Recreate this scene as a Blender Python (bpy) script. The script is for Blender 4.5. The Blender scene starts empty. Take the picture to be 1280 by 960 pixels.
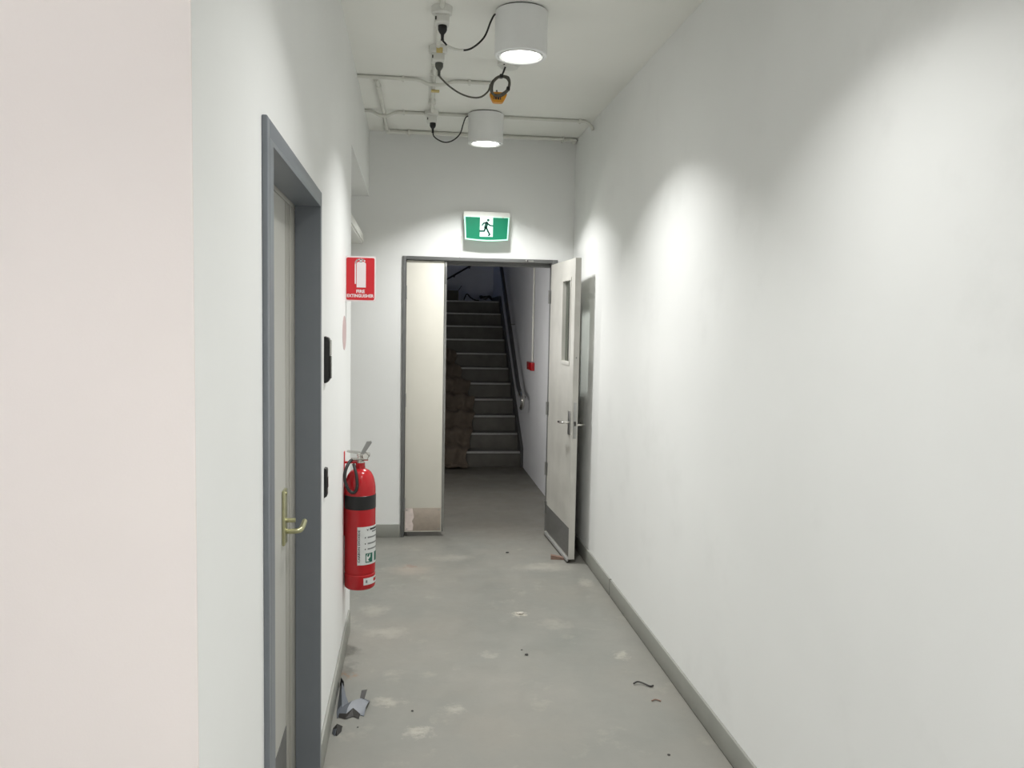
import bpy, bmesh, math, random
from mathutils import Vector, Matrix
random.seed(7)
PI = math.pi
scene = bpy.context.scene
COL = scene.collection

# ---------------------------------------------------------------- camera
H = 1.65
cam_d = bpy.data.cameras.new('camera'); cam = bpy.data.objects.new('camera', cam_d); COL.objects.link(cam)
scene.camera = cam
cam_d.sensor_fit = 'HORIZONTAL'; cam_d.sensor_width = 36.0
cam_d.lens = 1017.98 / 1280 * 36.0
cam_d.clip_start = 0.05
_p, _y, _r = math.radians(4.3126), math.radians(7.116), math.radians(1.0797)
fwd = Vector((math.sin(_y)*math.cos(_p), math.cos(_y)*math.cos(_p), -math.sin(_p)))
rt = Vector((math.cos(_y), -math.sin(_y), 0)); up = rt.cross(fwd)
r2 = rt*math.cos(_r) + up*math.sin(_r); u2 = -rt*math.sin(_r) + up*math.cos(_r)
m = Matrix((r2, u2, -fwd)).transposed().to_4x4(); m.translation = (0, 0, H)
cam.matrix_world = m

# ---------------------------------------------------------------- world, exposure
world = bpy.data.worlds.new('dusk'); scene.world = world; world.use_nodes = True
bgn = world.node_tree.nodes['Background']
bgn.inputs[0].default_value = (0.16, 0.26, 0.62, 1); bgn.inputs[1].default_value = 1.6
vs = scene.view_settings
vs.view_transform = 'Standard'; vs.look = 'None'; vs.gamma = 1.0; vs.use_curve_mapping = False
vs.exposure = 0.17
LAMP_W = 17.5            # power of each ceiling downlight
LAMP_SPREAD = 118
LAMP_COL = (1.0, 1.0, 0.99)

# ---------------------------------------------------------------- main dimensions
XL, XR, ZC, YE = -0.3172, 1.2245, 3.0335, 6.176
YC = 1.25                # outside corner where the corridor begins
YW = 4.394               # end of the left wall, then a side recess
ZO = 2.561               # soffit of the recess
YS, RISE, GO = 9.157, 0.1774, 0.2559
XSR = 1.285              # stairwell right wall
XSL = -0.20
YB = 12.9

# ---------------------------------------------------------------- materials
def lin(c):
    o = []
    for v in c:
        v /= 255.0
        o.append(v/12.92 if v <= 0.04045 else ((v+0.055)/1.055)**2.4)
    return (*o, 1.0)

def mat(name, col, rough=0.6, metal=0.0, var=0.06, scale=8.0, bump=0.0, bscale=200.0, spec=0.5, emit=0.0, emit_col=None, detail=4):
    mt = bpy.data.materials.new(name); mt.use_nodes = True
    nt = mt.node_tree; N = nt.nodes; L = nt.links
    b = N['Principled BSDF']
    b.inputs['Roughness'].default_value = rough; b.inputs['Metallic'].default_value = metal
    b.inputs['Specular IOR Level'].default_value = spec
    tc = N.new('ShaderNodeTexCoord')
    nz = N.new('ShaderNodeTexNoise'); nz.inputs['Scale'].default_value = scale; nz.inputs['Detail'].default_value = detail
    L.new(tc.outputs['Object'], nz.inputs['Vector'])
    rp = N.new('ShaderNodeValToRGB'); c = lin(col)
    lo = tuple(max(0, v*(1-var)) for v in c[:3]) + (1,); hi = tuple(min(1, v*(1+var)) for v in c[:3]) + (1,)
    rp.color_ramp.elements[0].position = 0.3; rp.color_ramp.elements[0].color = lo
    rp.color_ramp.elements[1].position = 0.7; rp.color_ramp.elements[1].color = hi
    L.new(nz.outputs['Fac'], rp.inputs['Fac']); L.new(rp.outputs['Color'], b.inputs['Base Color'])
    if bump:
        n2 = N.new('ShaderNodeTexNoise'); n2.inputs['Scale'].default_value = bscale; n2.inputs['Detail'].default_value = 3
        L.new(tc.outputs['Object'], n2.inputs['Vector'])
        bp = N.new('ShaderNodeBump'); bp.inputs['Strength'].default_value = bump; bp.inputs['Distance'].default_value = 0.002
        L.new(n2.outputs['Fac'], bp.inputs['Height']); L.new(bp.outputs['Normal'], b.inputs['Normal'])
    if emit:
        b.inputs['Emission Color'].default_value = lin(emit_col or col); b.inputs['Emission Strength'].default_value = emit
    return mt

def wall_mat(name, col, scuff=0.0):
    """painted plaster: faint roller texture, broad unevenness and scuffs with soft ragged shapes"""
    mt = mat(name, col, 0.55, 0, 0.025, 1.2, 0.06, 350, 0.35)
    if scuff:
        nt = mt.node_tree; N = nt.nodes; L = nt.links; b = N['Principled BSDF']
        src = b.inputs['Base Color'].links[0].from_socket
        tc = N.new('ShaderNodeTexCoord')
        n = N.new('ShaderNodeTexNoise'); n.inputs['Scale'].default_value = 2.3; n.inputs['Detail'].default_value = 8; n.inputs['Roughness'].default_value = 0.62
        L.new(tc.outputs['Object'], n.inputs['Vector'])
        r = N.new('ShaderNodeValToRGB'); r.color_ramp.elements[0].position = 0.56; r.color_ramp.elements[1].position = 0.74
        r.color_ramp.elements[0].color = (0, 0, 0, 1); r.color_ramp.elements[1].color = (scuff, scuff, scuff, 1)
        L.new(n.outputs['Fac'], r.inputs['Fac'])
        mx = N.new('ShaderNodeMixRGB'); mx.inputs[2].default_value = lin((168, 168, 164))
        L.new(r.outputs['Color'], mx.inputs[0]); L.new(src, mx.inputs[1]); L.new(mx.outputs[0], b.inputs['Base Color'])
    return mt

def floor_mat():
    mt = bpy.data.materials.new('painted concrete floor'); mt.use_nodes = True
    nt = mt.node_tree; N = nt.nodes; L = nt.links; b = N['Principled BSDF']
    b.inputs['Roughness'].default_value = 0.42; b.inputs['Specular IOR Level'].default_value = 0.4
    tc = N.new('ShaderNodeTexCoord')
    def noise(sc, det=6, rough=0.6, vec=None):
        n = N.new('ShaderNodeTexNoise'); n.inputs['Scale'].default_value = sc; n.inputs['Detail'].default_value = det; n.inputs['Roughness'].default_value = rough
        L.new(vec or tc.outputs['Object'], n.inputs['Vector']); return n
    def ramp(src, p0, c0, p1, c1):
        r = N.new('ShaderNodeValToRGB'); e = r.color_ramp.elements
        e[0].position = p0; e[0].color = c0; e[1].position = p1; e[1].color = c1
        L.new(src, r.inputs['Fac']); return r.outputs['Color']
    def mix(f, a, c, blend='MIX'):
        mx = N.new('ShaderNodeMixRGB'); mx.blend_type = blend
        for s, v in ((0, f), (1, a), (2, c)):
            if hasattr(v, 'is_linked'): L.new(v, mx.inputs[s])
            else: mx.inputs[s].default_value = v
        return mx.outputs[0]
    K = lambda v: (v, v, v, 1)
    base = ramp(noise(1.6, 8).outputs['Fac'], 0.3, lin((128, 129, 123)), 0.7, lin((141, 139, 132)))
    # dusty tan film
    base = mix(ramp(noise(0.9, 5).outputs['Fac'], 0.45, K(0), 0.7, K(0.55)), base, lin((147, 141, 131)))
    # fine speckle
    base = mix(ramp(noise(60, 3).outputs['Fac'], 0.55, K(0), 0.75, K(0.25)), base, lin((126, 125, 119)))
    # scattered pale plaster smears
    base = mix(ramp(noise(4.2, 10, 0.68).outputs['Fac'], 0.58, K(0), 0.72, K(0.38)), base, lin((174, 169, 157)))
    # named pale patches and dark spots: (x, y, rx, ry, strength, colour)
    pale = (178, 173, 162)
    spots = [(0.051, 3.175, .07, .05, .8, pale), (0.63, 4.479, .055, .05, .9, (198, 191, 177)), (1.058, 3.86, .05, .06, .7, pale),
             (0.205, 3.366, .05, .05, .5, pale), (0.9, 5.35, .22, .12, .55, pale), (0.0, 5.35, .2, .13, .6, (168, 156, 144)),
             (0.40, 3.92, .06, .05, .4, pale), (0.80, 4.3, .10, .10, .35, pale), (-0.12, 4.25, .14, .09, .5, pale),
             (-0.08, 3.45, .10, .05, .6, pale), (1.12, 5.0, .06, .1, .5, pale), (0.3, 5.6, .2, .1, .35, pale), (-0.2, 4.6, .1, .12, .45, pale),
             (-0.27, 4.02, .035, .07, .6, (112, 111, 106)), (-0.27, 3.86, .035, .09, .6, (112, 111, 106)), (-0.28, 3.75, .02, .05, .7, (150, 112, 84)),
             (0.02, 5.42, .04, .04, .7, (142, 112, 100))]
    ds = noise(14, 6, 0.7)
    dsv = N.new('ShaderNodeVectorMath'); dsv.operation = 'MULTIPLY_ADD'
    L.new(ds.outputs['Color'], dsv.inputs[0]); dsv.inputs[1].default_value = (0.26, 0.26, 0); dsv.inputs[2].default_value = (-0.13, -0.13, 0)
    ad = N.new('ShaderNodeVectorMath'); ad.operation = 'ADD'
    L.new(tc.outputs['Object'], ad.inputs[0]); L.new(dsv.outputs[0], ad.inputs[1])
    for (x, y, rx, ry, st, c) in spots:
        mp = N.new('ShaderNodeMapping'); mp.vector_type = 'POINT'
        mp.inputs['Scale'].default_value = (1/rx, 1/ry, 0); mp.inputs['Location'].default_value = (-x/rx, -y/ry, 0)
        L.new(ad.outputs[0], mp.inputs['Vector'])
        ln = N.new('ShaderNodeVectorMath'); ln.operation = 'LENGTH'; L.new(mp.outputs[0], ln.inputs[0])
        base = mix(ramp(ln.outputs['Value'], 0.2, K(st*.85), 1.0, K(0)), base, lin(c))
    # darker strip at the foot of the stairs
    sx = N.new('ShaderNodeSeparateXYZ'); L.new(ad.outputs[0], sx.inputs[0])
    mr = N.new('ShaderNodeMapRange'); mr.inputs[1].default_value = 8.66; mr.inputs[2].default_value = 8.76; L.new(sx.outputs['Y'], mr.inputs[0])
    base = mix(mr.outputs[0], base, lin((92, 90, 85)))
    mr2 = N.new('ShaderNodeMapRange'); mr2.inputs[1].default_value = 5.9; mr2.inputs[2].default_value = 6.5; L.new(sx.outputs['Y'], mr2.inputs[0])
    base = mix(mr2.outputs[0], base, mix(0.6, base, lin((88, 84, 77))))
    L.new(base, b.inputs['Base Color'])
    bm_ = N.new('ShaderNodeBump'); bm_.inputs['Strength'].default_value = 0.12; bm_.inputs['Distance'].default_value = 0.003
    L.new(noise(35, 6).outputs['Fac'], bm_.inputs['Height']); L.new(bm_.outputs['Normal'], b.inputs['Normal'])
    rr = ramp(noise(5, 6).outputs['Fac'], 0.3, K(0.36), 0.7, K(0.55)); L.new(rr, b.inputs['Roughness'])
    return mt

M = {}
M['wall'] = wall_mat('white wall paint', (243, 244, 242), 0.0)
M['wall_r'] = wall_mat('scuffed white wall paint', (243, 244, 242), 0.10)
M['wall_near'] = wall_mat('white wall paint with warm light tint', (241, 234, 230), 0.0)  # warm light from the room behind is tinted into this colour
M['ceil'] = wall_mat('ceiling paint', (246, 246, 240), 0.0)
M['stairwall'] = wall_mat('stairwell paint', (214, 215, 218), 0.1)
M['floor'] = floor_mat()
M['frame_blue'] = mat('blue grey steel frame', (124, 129, 135), 0.38, 0, 0.05, 5, 0.03, 120)
M['frame_dark'] = mat('dark grey steel frame', (110, 111, 110), 0.42, 0, 0.08, 6, 0.03, 120)
M['skirt'] = mat('grey skirting paint', (148, 149, 142), 0.45, 0, 0.05, 7, 0.04, 90)
M['door_cream'] = mat('cream door paint', (226, 223, 212), 0.45, 0, 0.03, 3, 0.03, 150)
M['door_grimy'] = mat('grimy white door paint', (194, 192, 185), 0.45, 0, 0.10, 4.5, 0.03, 150, detail=8)
M['door_side'] = mat('pale grey door paint', (200, 199, 192), 0.45, 0, 0.04, 3)
M['side_strip'] = mat('greige frame strip', (170, 168, 160), 0.45, 0, 0.04, 3)
M['kick_dark'] = mat('brushed dark kick plate', (118, 118, 116), 0.42, 0.5, 0.1, 30)
M['kick_pale'] = mat('brushed beige kick plate', (176, 164, 152), 0.42, 0.3, 0.08, 30)
M['kick_worn'] = mat('whitened plaster on plate', (222, 208, 202), 0.7, 0, 0.12, 25)
M['steel'] = mat('satin steel', (170, 170, 168), 0.28, 0.9, 0.05, 40)
M['rail_dark'] = mat('dark handrail enamel', (58, 58, 60), 0.4, 0.2, 0.08, 30)
M['chrome'] = mat('chrome', (205, 203, 198), 0.18, 1.0, 0.03, 40)
M['brass'] = mat('old pale brass', (190, 188, 150), 0.3, 0.8, 0.08, 30)
M['alum'] = mat('aluminium nosing', (170, 170, 168), 0.4, 0.3, 0.08, 30)
M['black'] = mat('black plastic', (22, 22, 23), 0.38, 0, 0.1, 20)
M['blackgloss'] = mat('smoky black gloss', (48, 46, 44), 0.12, 0, 0.1, 20)
M['cable'] = mat('black cable', (30, 29, 28), 0.45, 0, 0.1, 60)
M['cable_grey'] = mat('grey cable', (88, 86, 78), 0.5, 0, 0.15, 60)
M['plug_grey'] = mat('grey plug', (84, 85, 80), 0.5, 0, 0.1, 40)
M['plug_pale'] = mat('pale smoky plastic', (168, 166, 162), 0.2, 0, 0.05, 20)
M['white_pl'] = mat('white plastic', (228, 228, 222), 0.4, 0, 0.03, 15)
M['cond'] = mat('white conduit', (224, 224, 216), 0.45, 0, 0.04, 15)
M['lampbody'] = mat('lamp white enamel', (244, 245, 244), 0.4, 0, 0.02, 6)
M['lens'] = mat('lit lamp lens', (255, 255, 250), 0.5, 0, 0, 5, emit=7.0)
M['dark_gap'] = mat('shadow gap rubber', (60, 59, 56), 0.7, 0, 0.1, 30)
M['red'] = mat('red enamel', (178, 22, 30), 0.22, 0, 0.04, 10)
M['signred'] = mat('sign red', (206, 34, 44), 0.35, 0, 0.03, 12)
M['signwhite'] = mat('sign white', (238, 230, 230), 0.4, 0, 0.02, 12)
M['pink'] = mat('faded pink sticker', (206, 180, 180), 0.5, 0, 0.06, 25)
M['paper'] = mat('label paper', (214, 216, 214), 0.45, 0, 0.03, 40)
M['plaster'] = mat('plaster flake', (176, 172, 162), 0.8, 0, 0.1, 40)
M['ink'] = mat('label ink', (40, 42, 44), 0.5, 0, 0.05, 40)
M['inkgrey'] = mat('label small print', (120, 122, 122), 0.5, 0, 0.1, 90)
M['inkgreen'] = mat('label green ink', (20, 96, 78), 0.5, 0, 0.05, 40)
M['exitgreen'] = mat('lit exit green', (10, 112, 82), 0.35, 0, 0.06, 12, emit=0.12, emit_col=(10, 150, 105))
M['exitwhite'] = mat('lit exit white', (225, 255, 248), 0.4, 0, 0.02, 12, emit=0.35, emit_col=(215, 255, 244))
M['exitrim'] = mat('lit exit rim', (190, 245, 225), 0.3, 0, 0.03, 12, emit=0.3, emit_col=(170, 250, 220))
M['exitman'] = mat('exit dark green', (10, 76, 62), 0.4, 0, 0.03, 12)
M['orange'] = mat('orange plastic', (226, 156, 44), 0.4, 0, 0.05, 20)
M['concrete'] = mat('grey stair concrete', (96, 94, 89), 0.75, 0, 0.14, 9, 0.15, 80)
M['stringer'] = mat('grey stringer paint', (72, 73, 73), 0.6, 0, 0.08, 6)
M['cloth'] = mat('brown drop sheet', (132, 119, 106), 0.85, 0, 0.12, 14, 0.3, 60)
M['wood'] = mat('raw wood', (138, 112, 98), 0.7, 0, 0.15, 30)
M['card'] = mat('brown cardboard', (84, 82, 74), 0.8, 0, 0.1, 12)
M['scrap'] = mat('torn grey plastic sheet', (98, 103, 110), 0.4, 0, 0.12, 18)
M['scrapdark'] = mat('dark scrap', (52, 50, 48), 0.6, 0, 0.2, 40)
M['glass'] = mat('wired glass', (120, 122, 118), 0.15, 0, 0.1, 12)
M['yellow'] = mat('yellowed tag', (206, 186, 120), 0.5, 0, 0.08, 40)
g = bpy.data.materials.new('window glass'); g.use_nodes = True
gn = g.node_tree.nodes; gl = g.node_tree.links; gn.remove(gn['Principled BSDF'])
ga = gn.new('ShaderNodeBsdfTransparent'); ga.inputs[0].default_value = (.80, .82, .80, 1)
gg = gn.new('ShaderNodeBsdfGlossy'); gg.inputs['Roughness'].default_value = 0.05
gm = gn.new('ShaderNodeMixShader'); gm.inputs[0].default_value = 0.12; gl.new(ga.outputs[0], gm.inputs[1]); gl.new(gg.outputs[0], gm.inputs[2])
gl.new(gm.outputs[0], gn['Material Output'].inputs[0])
M['pane'] = g

# ---------------------------------------------------------------- mesh helpers
def box(bm, lo, hi, bev=0.0, seg=2):
    lo = Vector(lo); hi = Vector(hi)
    r = bmesh.ops.create_cube(bm, size=1.0)
    vs_ = r['verts']
    for v in vs_:
        v.co = Vector([(lo[i]+hi[i])/2 + v.co[i]*(hi[i]-lo[i]) for i in range(3)])
    if bev:
        es = list({e for v in vs_ for e in v.link_edges})
        bmesh.ops.bevel(bm, geom=es, offset=bev, segments=seg, affect='EDGES', profile=0.5)
    return bm

def tube(bm, pts, rad, n=10, closed=False, cap=True):
    pts = [Vector(p) for p in pts]; rings = []
    N_ = len(pts)
    rads = rad if isinstance(rad, (list, tuple)) else [rad]*N_
    t0 = (pts[1]-pts[0]).normalized()
    ref = Vector((0, 0, 1)) if abs(t0.z) < 0.9 else Vector((1, 0, 0))
    nrm = (ref - t0*ref.dot(t0)).normalized()
    for i, p in enumerate(pts):
        if closed: t = (pts[(i+1) % N_]-pts[i-1]).normalized()
        else: t = (pts[min(i+1, N_-1)]-pts[max(i-1, 0)]).normalized()
        nrm = (nrm - t*nrm.dot(t)).normalized(); b = t.cross(nrm)
        rings.append([bm.verts.new(p + (nrm*math.cos(2*PI*k/n) + b*math.sin(2*PI*k/n))*rads[i]) for k in range(n)])
    for i in range(N_ if closed else N_-1):
        a, c = rings[i], rings[(i+1) % N_]
        for k in range(n): bm.faces.new((a[k], a[(k+1) % n], c[(k+1) % n], c[k]))
    if cap and not closed:
        bm.faces.new(rings[0][::-1]); bm.faces.new(rings[-1])
    return bm

def lathe(bm, prof, cx, cy, n=40, axis='z', th0=0, th1=2*PI):
    """prof: list of (r, z); revolves about the vertical through (cx, cy)"""
    full = abs(th1-th0-2*PI) < 1e-6; rings = []
    cnt = n if full else n+1
    for (r, z) in prof:
        if r < 1e-6 and full: rings.append([bm.verts.new((cx, cy, z))]); continue
        rings.append([bm.verts.new((cx + r*math.cos(th0+(th1-th0)*k/n), cy + r*math.sin(th0+(th1-th0)*k/n), z)) for k in range(cnt)])
    for a, c in zip(rings, rings[1:]):
        for k in range(n):
            k2 = (k+1) % cnt if full else k+1
            q = [a[k % len(a)], a[k2 % len(a)], c[k2 % len(c)], c[k % len(c)]]
            q2 = []
            for v in q:
                if v not in q2: q2.append(v)
            if len(q2) > 2:
                try: bm.faces.new(q2)
                except ValueError: pass
    return bm

def prism(bm, poly, fn, d0, d1):
    """poly of 2-D points, fn(a, b, d) -> 3-D; extruded from d0 to d1"""
    A = [bm.verts.new(fn(a, b, d0)) for a, b in poly]; B = [bm.verts.new(fn(a, b, d1)) for a, b in poly]
    bm.faces.new(A); bm.faces.new(B[::-1])
    for i in range(len(poly)):
        j = (i+1) % len(poly); bm.faces.new((A[i], B[i], B[j], A[j]))
    return bm

def rrect(x0, x1, y0, y1, r, n=5):
    o = []
    for cx, cy, a0 in ((x1-r, y1-r, 0), (x0+r, y1-r, 90), (x0+r, y0+r, 180), (x1-r, y0+r, 270)):
        for k in range(n+1):
            a = math.radians(a0 + 90*k/n); o.append((cx+r*math.cos(a), cy+r*math.sin(a)))
    return o

def catmull(P, sub=8, closed=False):
    P = [Vector(p) for p in P]; out = []; n = len(P)
    for i in range(n if closed else n-1):
        if closed: a, b, c, d = P[i-1], P[i], P[(i+1) % n], P[(i+2) % n]
        else: a, b, c, d = P[max(i-1, 0)], P[i], P[i+1], P[min(i+2, n-1)]
        for k in range(sub):
            t = k/sub
            out.append(0.5*((2*b) + (c-a)*t + (2*a-5*b+4*c-d)*t*t + (3*b-a-3*c+d)*t**3))
    if not closed: out.append(P[-1])
    return out

NB = bmesh.new
def tagit(o, label=None, cat=None, group=None, kind=None):
    if label: o['label'] = label
    if cat: o['category'] = cat
    if group: o['group'] = group
    if kind: o['kind'] = kind
    return o

ORI = {}
def obj(name, bm, mt, parent=None, smooth=True, label=None, local=False, kind=None):
    """one mesh object; world-space vertices are moved into the root's frame unless local"""
    bmesh.ops.recalc_face_normals(bm, faces=bm.faces)
    org = ORI.get(parent.name, Vector()) if parent else Vector()
    if parent and not local: bmesh.ops.translate(bm, verts=bm.verts, vec=-org)
    me = bpy.data.meshes.new(name); bm.to_mesh(me); bm.free()
    me.materials.append(M[mt])
    if smooth:
        me.polygons.foreach_set('use_smooth', [True]*len(me.polygons)); me.set_sharp_from_angle(angle=math.radians(32))
    o = bpy.data.objects.new(name, me); COL.objects.link(o)
    if parent: o.parent = parent; ORI[o.name] = org
    if label: o['label'] = label
    if kind: o['kind'] = kind
    return o

def thing(name, loc, label, cat, group=None, kind=None, rotz=0):
    o = bpy.data.objects.new(name, None); COL.objects.link(o); o.empty_display_size = 0.05
    o.location = loc; o.rotation_euler = (0, 0, rotz); ORI[o.name] = Vector(loc)
    return tagit(o, label, cat, group, kind)

def solo(name, bm, mt, label, cat, group=None, kind=None, smooth=True):
    return tagit(obj(name, bm, mt, None, smooth), label, cat, group, kind)

def text_mesh(bm, s, height, place, bold=0.0, fit=None, align='CENTER'):
    """lettering as flat faces; place(x, y) -> 3-D. height = cap height; fit = total width"""
    cu = bpy.data.curves.new('t', 'FONT'); cu.body = s; cu.align_x = align; cu.align_y = 'BOTTOM_BASELINE'; cu.offset = bold; cu.resolution_u = 2
    o = bpy.data.objects.new('t', cu); COL.objects.link(o)
    me = bpy.data.meshes.new_from_object(o)
    sy = height/0.72
    xs = [v.co.x for v in me.vertices]; sx = sy if not fit else fit/(max(xs)-min(xs))
    vm = [bm.verts.new(place(v.co.x*sx, v.co.y*sy)) for v in me.vertices]
    for p in me.polygons:
        try: bm.faces.new([vm[i] for i in p.vertices])
        except ValueError: pass
    bpy.data.objects.remove(o); bpy.data.curves.remove(cu); bpy.data.meshes.remove(me)

def stroke(bm, pts, w, fn, d0, d1):
    """thick flat polyline with round ends, as overlapping capsules"""
    for (a, b), (c, d) in zip(pts, pts[1:]):
        an = math.atan2(d-b, c-a); poly = []
        for k in range(7): t = an + PI/2 + PI*k/6; poly.append((a+w/2*math.cos(t), b+w/2*math.sin(t)))
        for k in range(7): t = an - PI/2 + PI*k/6; poly.append((c+w/2*math.cos(t), d+w/2*math.sin(t)))
        prism(bm, poly, fn, d0, d1)

# ================================================================ SETTING
def struct(name, boxes, mt, label, cat):
    bm = NB()
    for b in boxes: box(bm, *b)
    return solo(name, bm, mt, label, cat, kind='structure', smooth=False)

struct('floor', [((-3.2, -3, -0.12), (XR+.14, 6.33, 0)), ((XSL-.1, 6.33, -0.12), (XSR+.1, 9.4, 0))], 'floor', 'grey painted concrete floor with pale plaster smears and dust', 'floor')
struct('ceiling', [((-3.2, -3, ZC), (XR+.14, YE+.01, ZC+.12))], 'ceil', 'white painted ceiling over the corridor with surface conduits', 'ceiling')
struct('ceiling_recess', [((-1.5, YW, ZO), (XL-.15, YE, ZO+.08))], 'ceil', 'white soffit over the side recess left of the far door', 'ceiling')
FO0, FO1, FOZ = 1.835, 2.838, 2.048       # hole for the left door frame
struct('wall_left', [((XL-.15, YC+.003, 0), (XL, FO0, ZC)), ((XL-.15, FO0, FOZ), (XL, FO1, ZC)), ((XL-.15, FO1, 0), (XL, YW, ZC))],
       'wall', 'white left corridor wall with the blue grey door frame', 'wall')
struct('wall_recess_header', [((XL-.15, YW, ZO), (XL, YE, ZC))], 'wall', 'white wall band above the side recess near the end wall', 'wall')
struct('wall_near_left', [((-3.2, YC, 0), (XL, YC+.003, ZC)), ((-3.2, YC+.003, 0), (XL-.15, YC+.15, ZC))], 'wall_near', 'white wall face tinted as by warm light at the left edge, nearest the viewer', 'wall')
struct('wall_right', [((XR, -3, 0), (XR+.14, YE, ZC))], 'wall_r', 'long white right corridor wall with faint scuffs', 'wall')
OX0, OX1, OZ = -0.068, 1.104, 2.131       # far door opening
struct('wall_end', [((-1.6, YE, 0), (OX0, YE+.154, 4.8)), ((OX1, YE, 0), (XR+.14, YE+.154, 4.8)), ((OX0, YE, OZ), (OX1, YE+.154, 4.8))], 'wall', 'white end wall around the open door to the stairs', 'wall')
struct('wall_back', [((-3.2, -3.12, 0), (XR+.14, -3, ZC))], 'wall', 'white wall behind the viewer', 'wall')
struct('wall_foyer_left', [((-3.32, -3, 0), (-3.2, YC+.15, ZC))], 'wall', 'white wall far to the left of the viewer', 'wall')
struct('wall_recess_left', [((-1.6, YW-.15, 0), (-1.5, YE, ZC))], 'wall', 'white back wall of the side recess', 'wall')
struct('wall_recess_near', [((-1.5, YW-.15, 0), (XL-.15, YW, ZC))], 'wall', 'white near wall of the side recess', 'wall')
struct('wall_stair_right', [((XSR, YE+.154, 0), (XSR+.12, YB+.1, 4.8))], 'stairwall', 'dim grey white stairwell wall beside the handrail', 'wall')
WY0, WY1, WZ0, WZ1 = 11.95, 12.65, 3.0, 4.1  # window opening added out of view to let dim blue light onto the landing
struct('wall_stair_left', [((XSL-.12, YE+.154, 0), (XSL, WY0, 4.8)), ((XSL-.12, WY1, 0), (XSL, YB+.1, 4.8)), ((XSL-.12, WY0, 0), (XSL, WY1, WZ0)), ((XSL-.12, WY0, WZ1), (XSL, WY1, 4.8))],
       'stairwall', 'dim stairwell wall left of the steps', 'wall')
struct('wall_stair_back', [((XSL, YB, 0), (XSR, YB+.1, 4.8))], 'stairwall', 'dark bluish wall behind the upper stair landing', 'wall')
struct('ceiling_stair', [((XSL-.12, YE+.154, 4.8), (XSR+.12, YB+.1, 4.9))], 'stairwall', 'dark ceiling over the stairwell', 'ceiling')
w = thing('fill_window', (XSL-.06, (WY0+WY1)/2, WZ0), 'small unseen window added for blue light high on the left wall above the landing', 'window', kind='structure')
bm = NB()
for lo, hi in (((XSL-.09, WY0, WZ0), (XSL-.03, WY0+.04, WZ1)), ((XSL-.09, WY1-.04, WZ0), (XSL-.03, WY1, WZ1)), ((XSL-.09, WY0+.04, WZ0), (XSL-.03, WY1-.04, WZ0+.04)), ((XSL-.09, WY0+.04, WZ1-.04), (XSL-.03, WY1-.04, WZ1))): box(bm, lo, hi)
obj('window_frame', bm, 'white_pl', w); obj('pane', box(NB(), (XSL-.065, WY0+.04, WZ0+.04), (XSL-.06, WY1-.04, WZ1-.04)), 'pane', w)

# skirtings
def skirting(name, lo, hi, label, gaps=()):
    bm = NB(); box(bm, lo, hi, 0.0025, 2)
    return solo(name, bm, 'skirt', label, 'baseboard', kind='structure')
b = thing('baseboard_right', (XR, 2, 0), 'grey baseboard along the right corridor wall with a dark joint', 'baseboard', kind='structure')
obj('board', box(NB(), (XR-.012, -3, .004), (XR, 4.735, .103), .0025), 'skirt', b); obj('board', box(NB(), (XR-.012, 4.748, .004), (XR, YE, .103), .0025), 'skirt', b)
obj('joint_clip', box(NB(), (XR-.010, 4.735, .004), (XR, 4.748, .103)), 'dark_gap', b); obj('shadow_line', box(NB(), (XR-.009, -3, 0), (XR, YE, .004)), 'dark_gap', b)  # dark strip stands in for the shadow line under the board
b = thing('baseboard_left', (XL, 3.5, 0), 'grey baseboard along the left wall under the extinguisher', 'baseboard', kind='structure')
obj('board', box(NB(), (XL, 2.872, .004), (XL+.011, 4.28, .118), .0025), 'skirt', b)
b = solo('baseboard_end', box(NB(), (-1.5, YE-.012, .0), (OX0-.004, YE, .1), .0025), 'skirt', 'grey baseboard on the end wall left of the cream door', 'baseboard', kind='structure')
solo('baseboard_end_right', box(NB(), (OX1+.004, YE-.012, .0), (XR-.013, YE, .1), .0025), 'skirt', 'short grey baseboard behind the open door', 'baseboard', kind='structure')

# ---------------------------------------------------------------- left door (door_1)
d1 = thing('door_1', (XL-.05, 2.34, 0), 'pale grey side door deep inside a blue grey steel frame', 'door', kind='structure')
FP = XL+.012                          # face of the architrave
y0, y1, zt = 1.805, 2.868, 2.078
fr = NB()
# channel section: near jamb, far jamb, head, each face + reveal
DR = -0.389                           # plane of the leaf
box(fr, (DR, y0+.03, 0), (FP, y0+.08, zt-.051)); box(fr, (XL-.0005, y0, 0), (FP, y0+.03, zt), .003)
box(fr, (DR, y1-.04, 0), (FP, y1-.03, zt-.051)); box(fr, (XL-.0005, y1-.03, 0), (FP, y1, zt), .003)
box(fr, (DR, y0+.03, zt-.051), (FP, y1-.03, zt-.04)); box(fr, (XL-.0005, y0+.03, zt-.04), (FP, y1-.03, zt), .003)
obj('door_frame', fr, 'frame_blue', d1)
lf = obj('leaf', box(NB(), (DR-.042, 1.86, .012), (DR-.002, 2.622, 2.012), .002), 'door_side', d1)
obj('kick_plate', box(NB(), (DR-.002, 1.9, .03), (DR, 2.617, .333)), 'kick_dark', d1)
obj('shadow_gap', box(NB(), (DR-.05, 2.622, .0), (DR-.012, 2.634, 2.012)), 'dark_gap', d1)
sp = NB(); box(sp, (DR-.045, 2.634, 0), (DR-.002, 2.70, 2.012), .003); box(sp, (DR-.045, 2.70, 0), (DR-.010, 2.715, 2.012)); box(sp, (DR-.045, 2.715, 0), (DR-.001, 2.836, 2.012), .003)
obj('side_strip', sp, 'side_strip', d1)
hp = NB(); box(hp, (DR-.05, 1.83, 2.013), (DR-.001, 2.84, 2.04), .002); obj('head_strip', hp, 'side_strip', d1)
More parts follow.
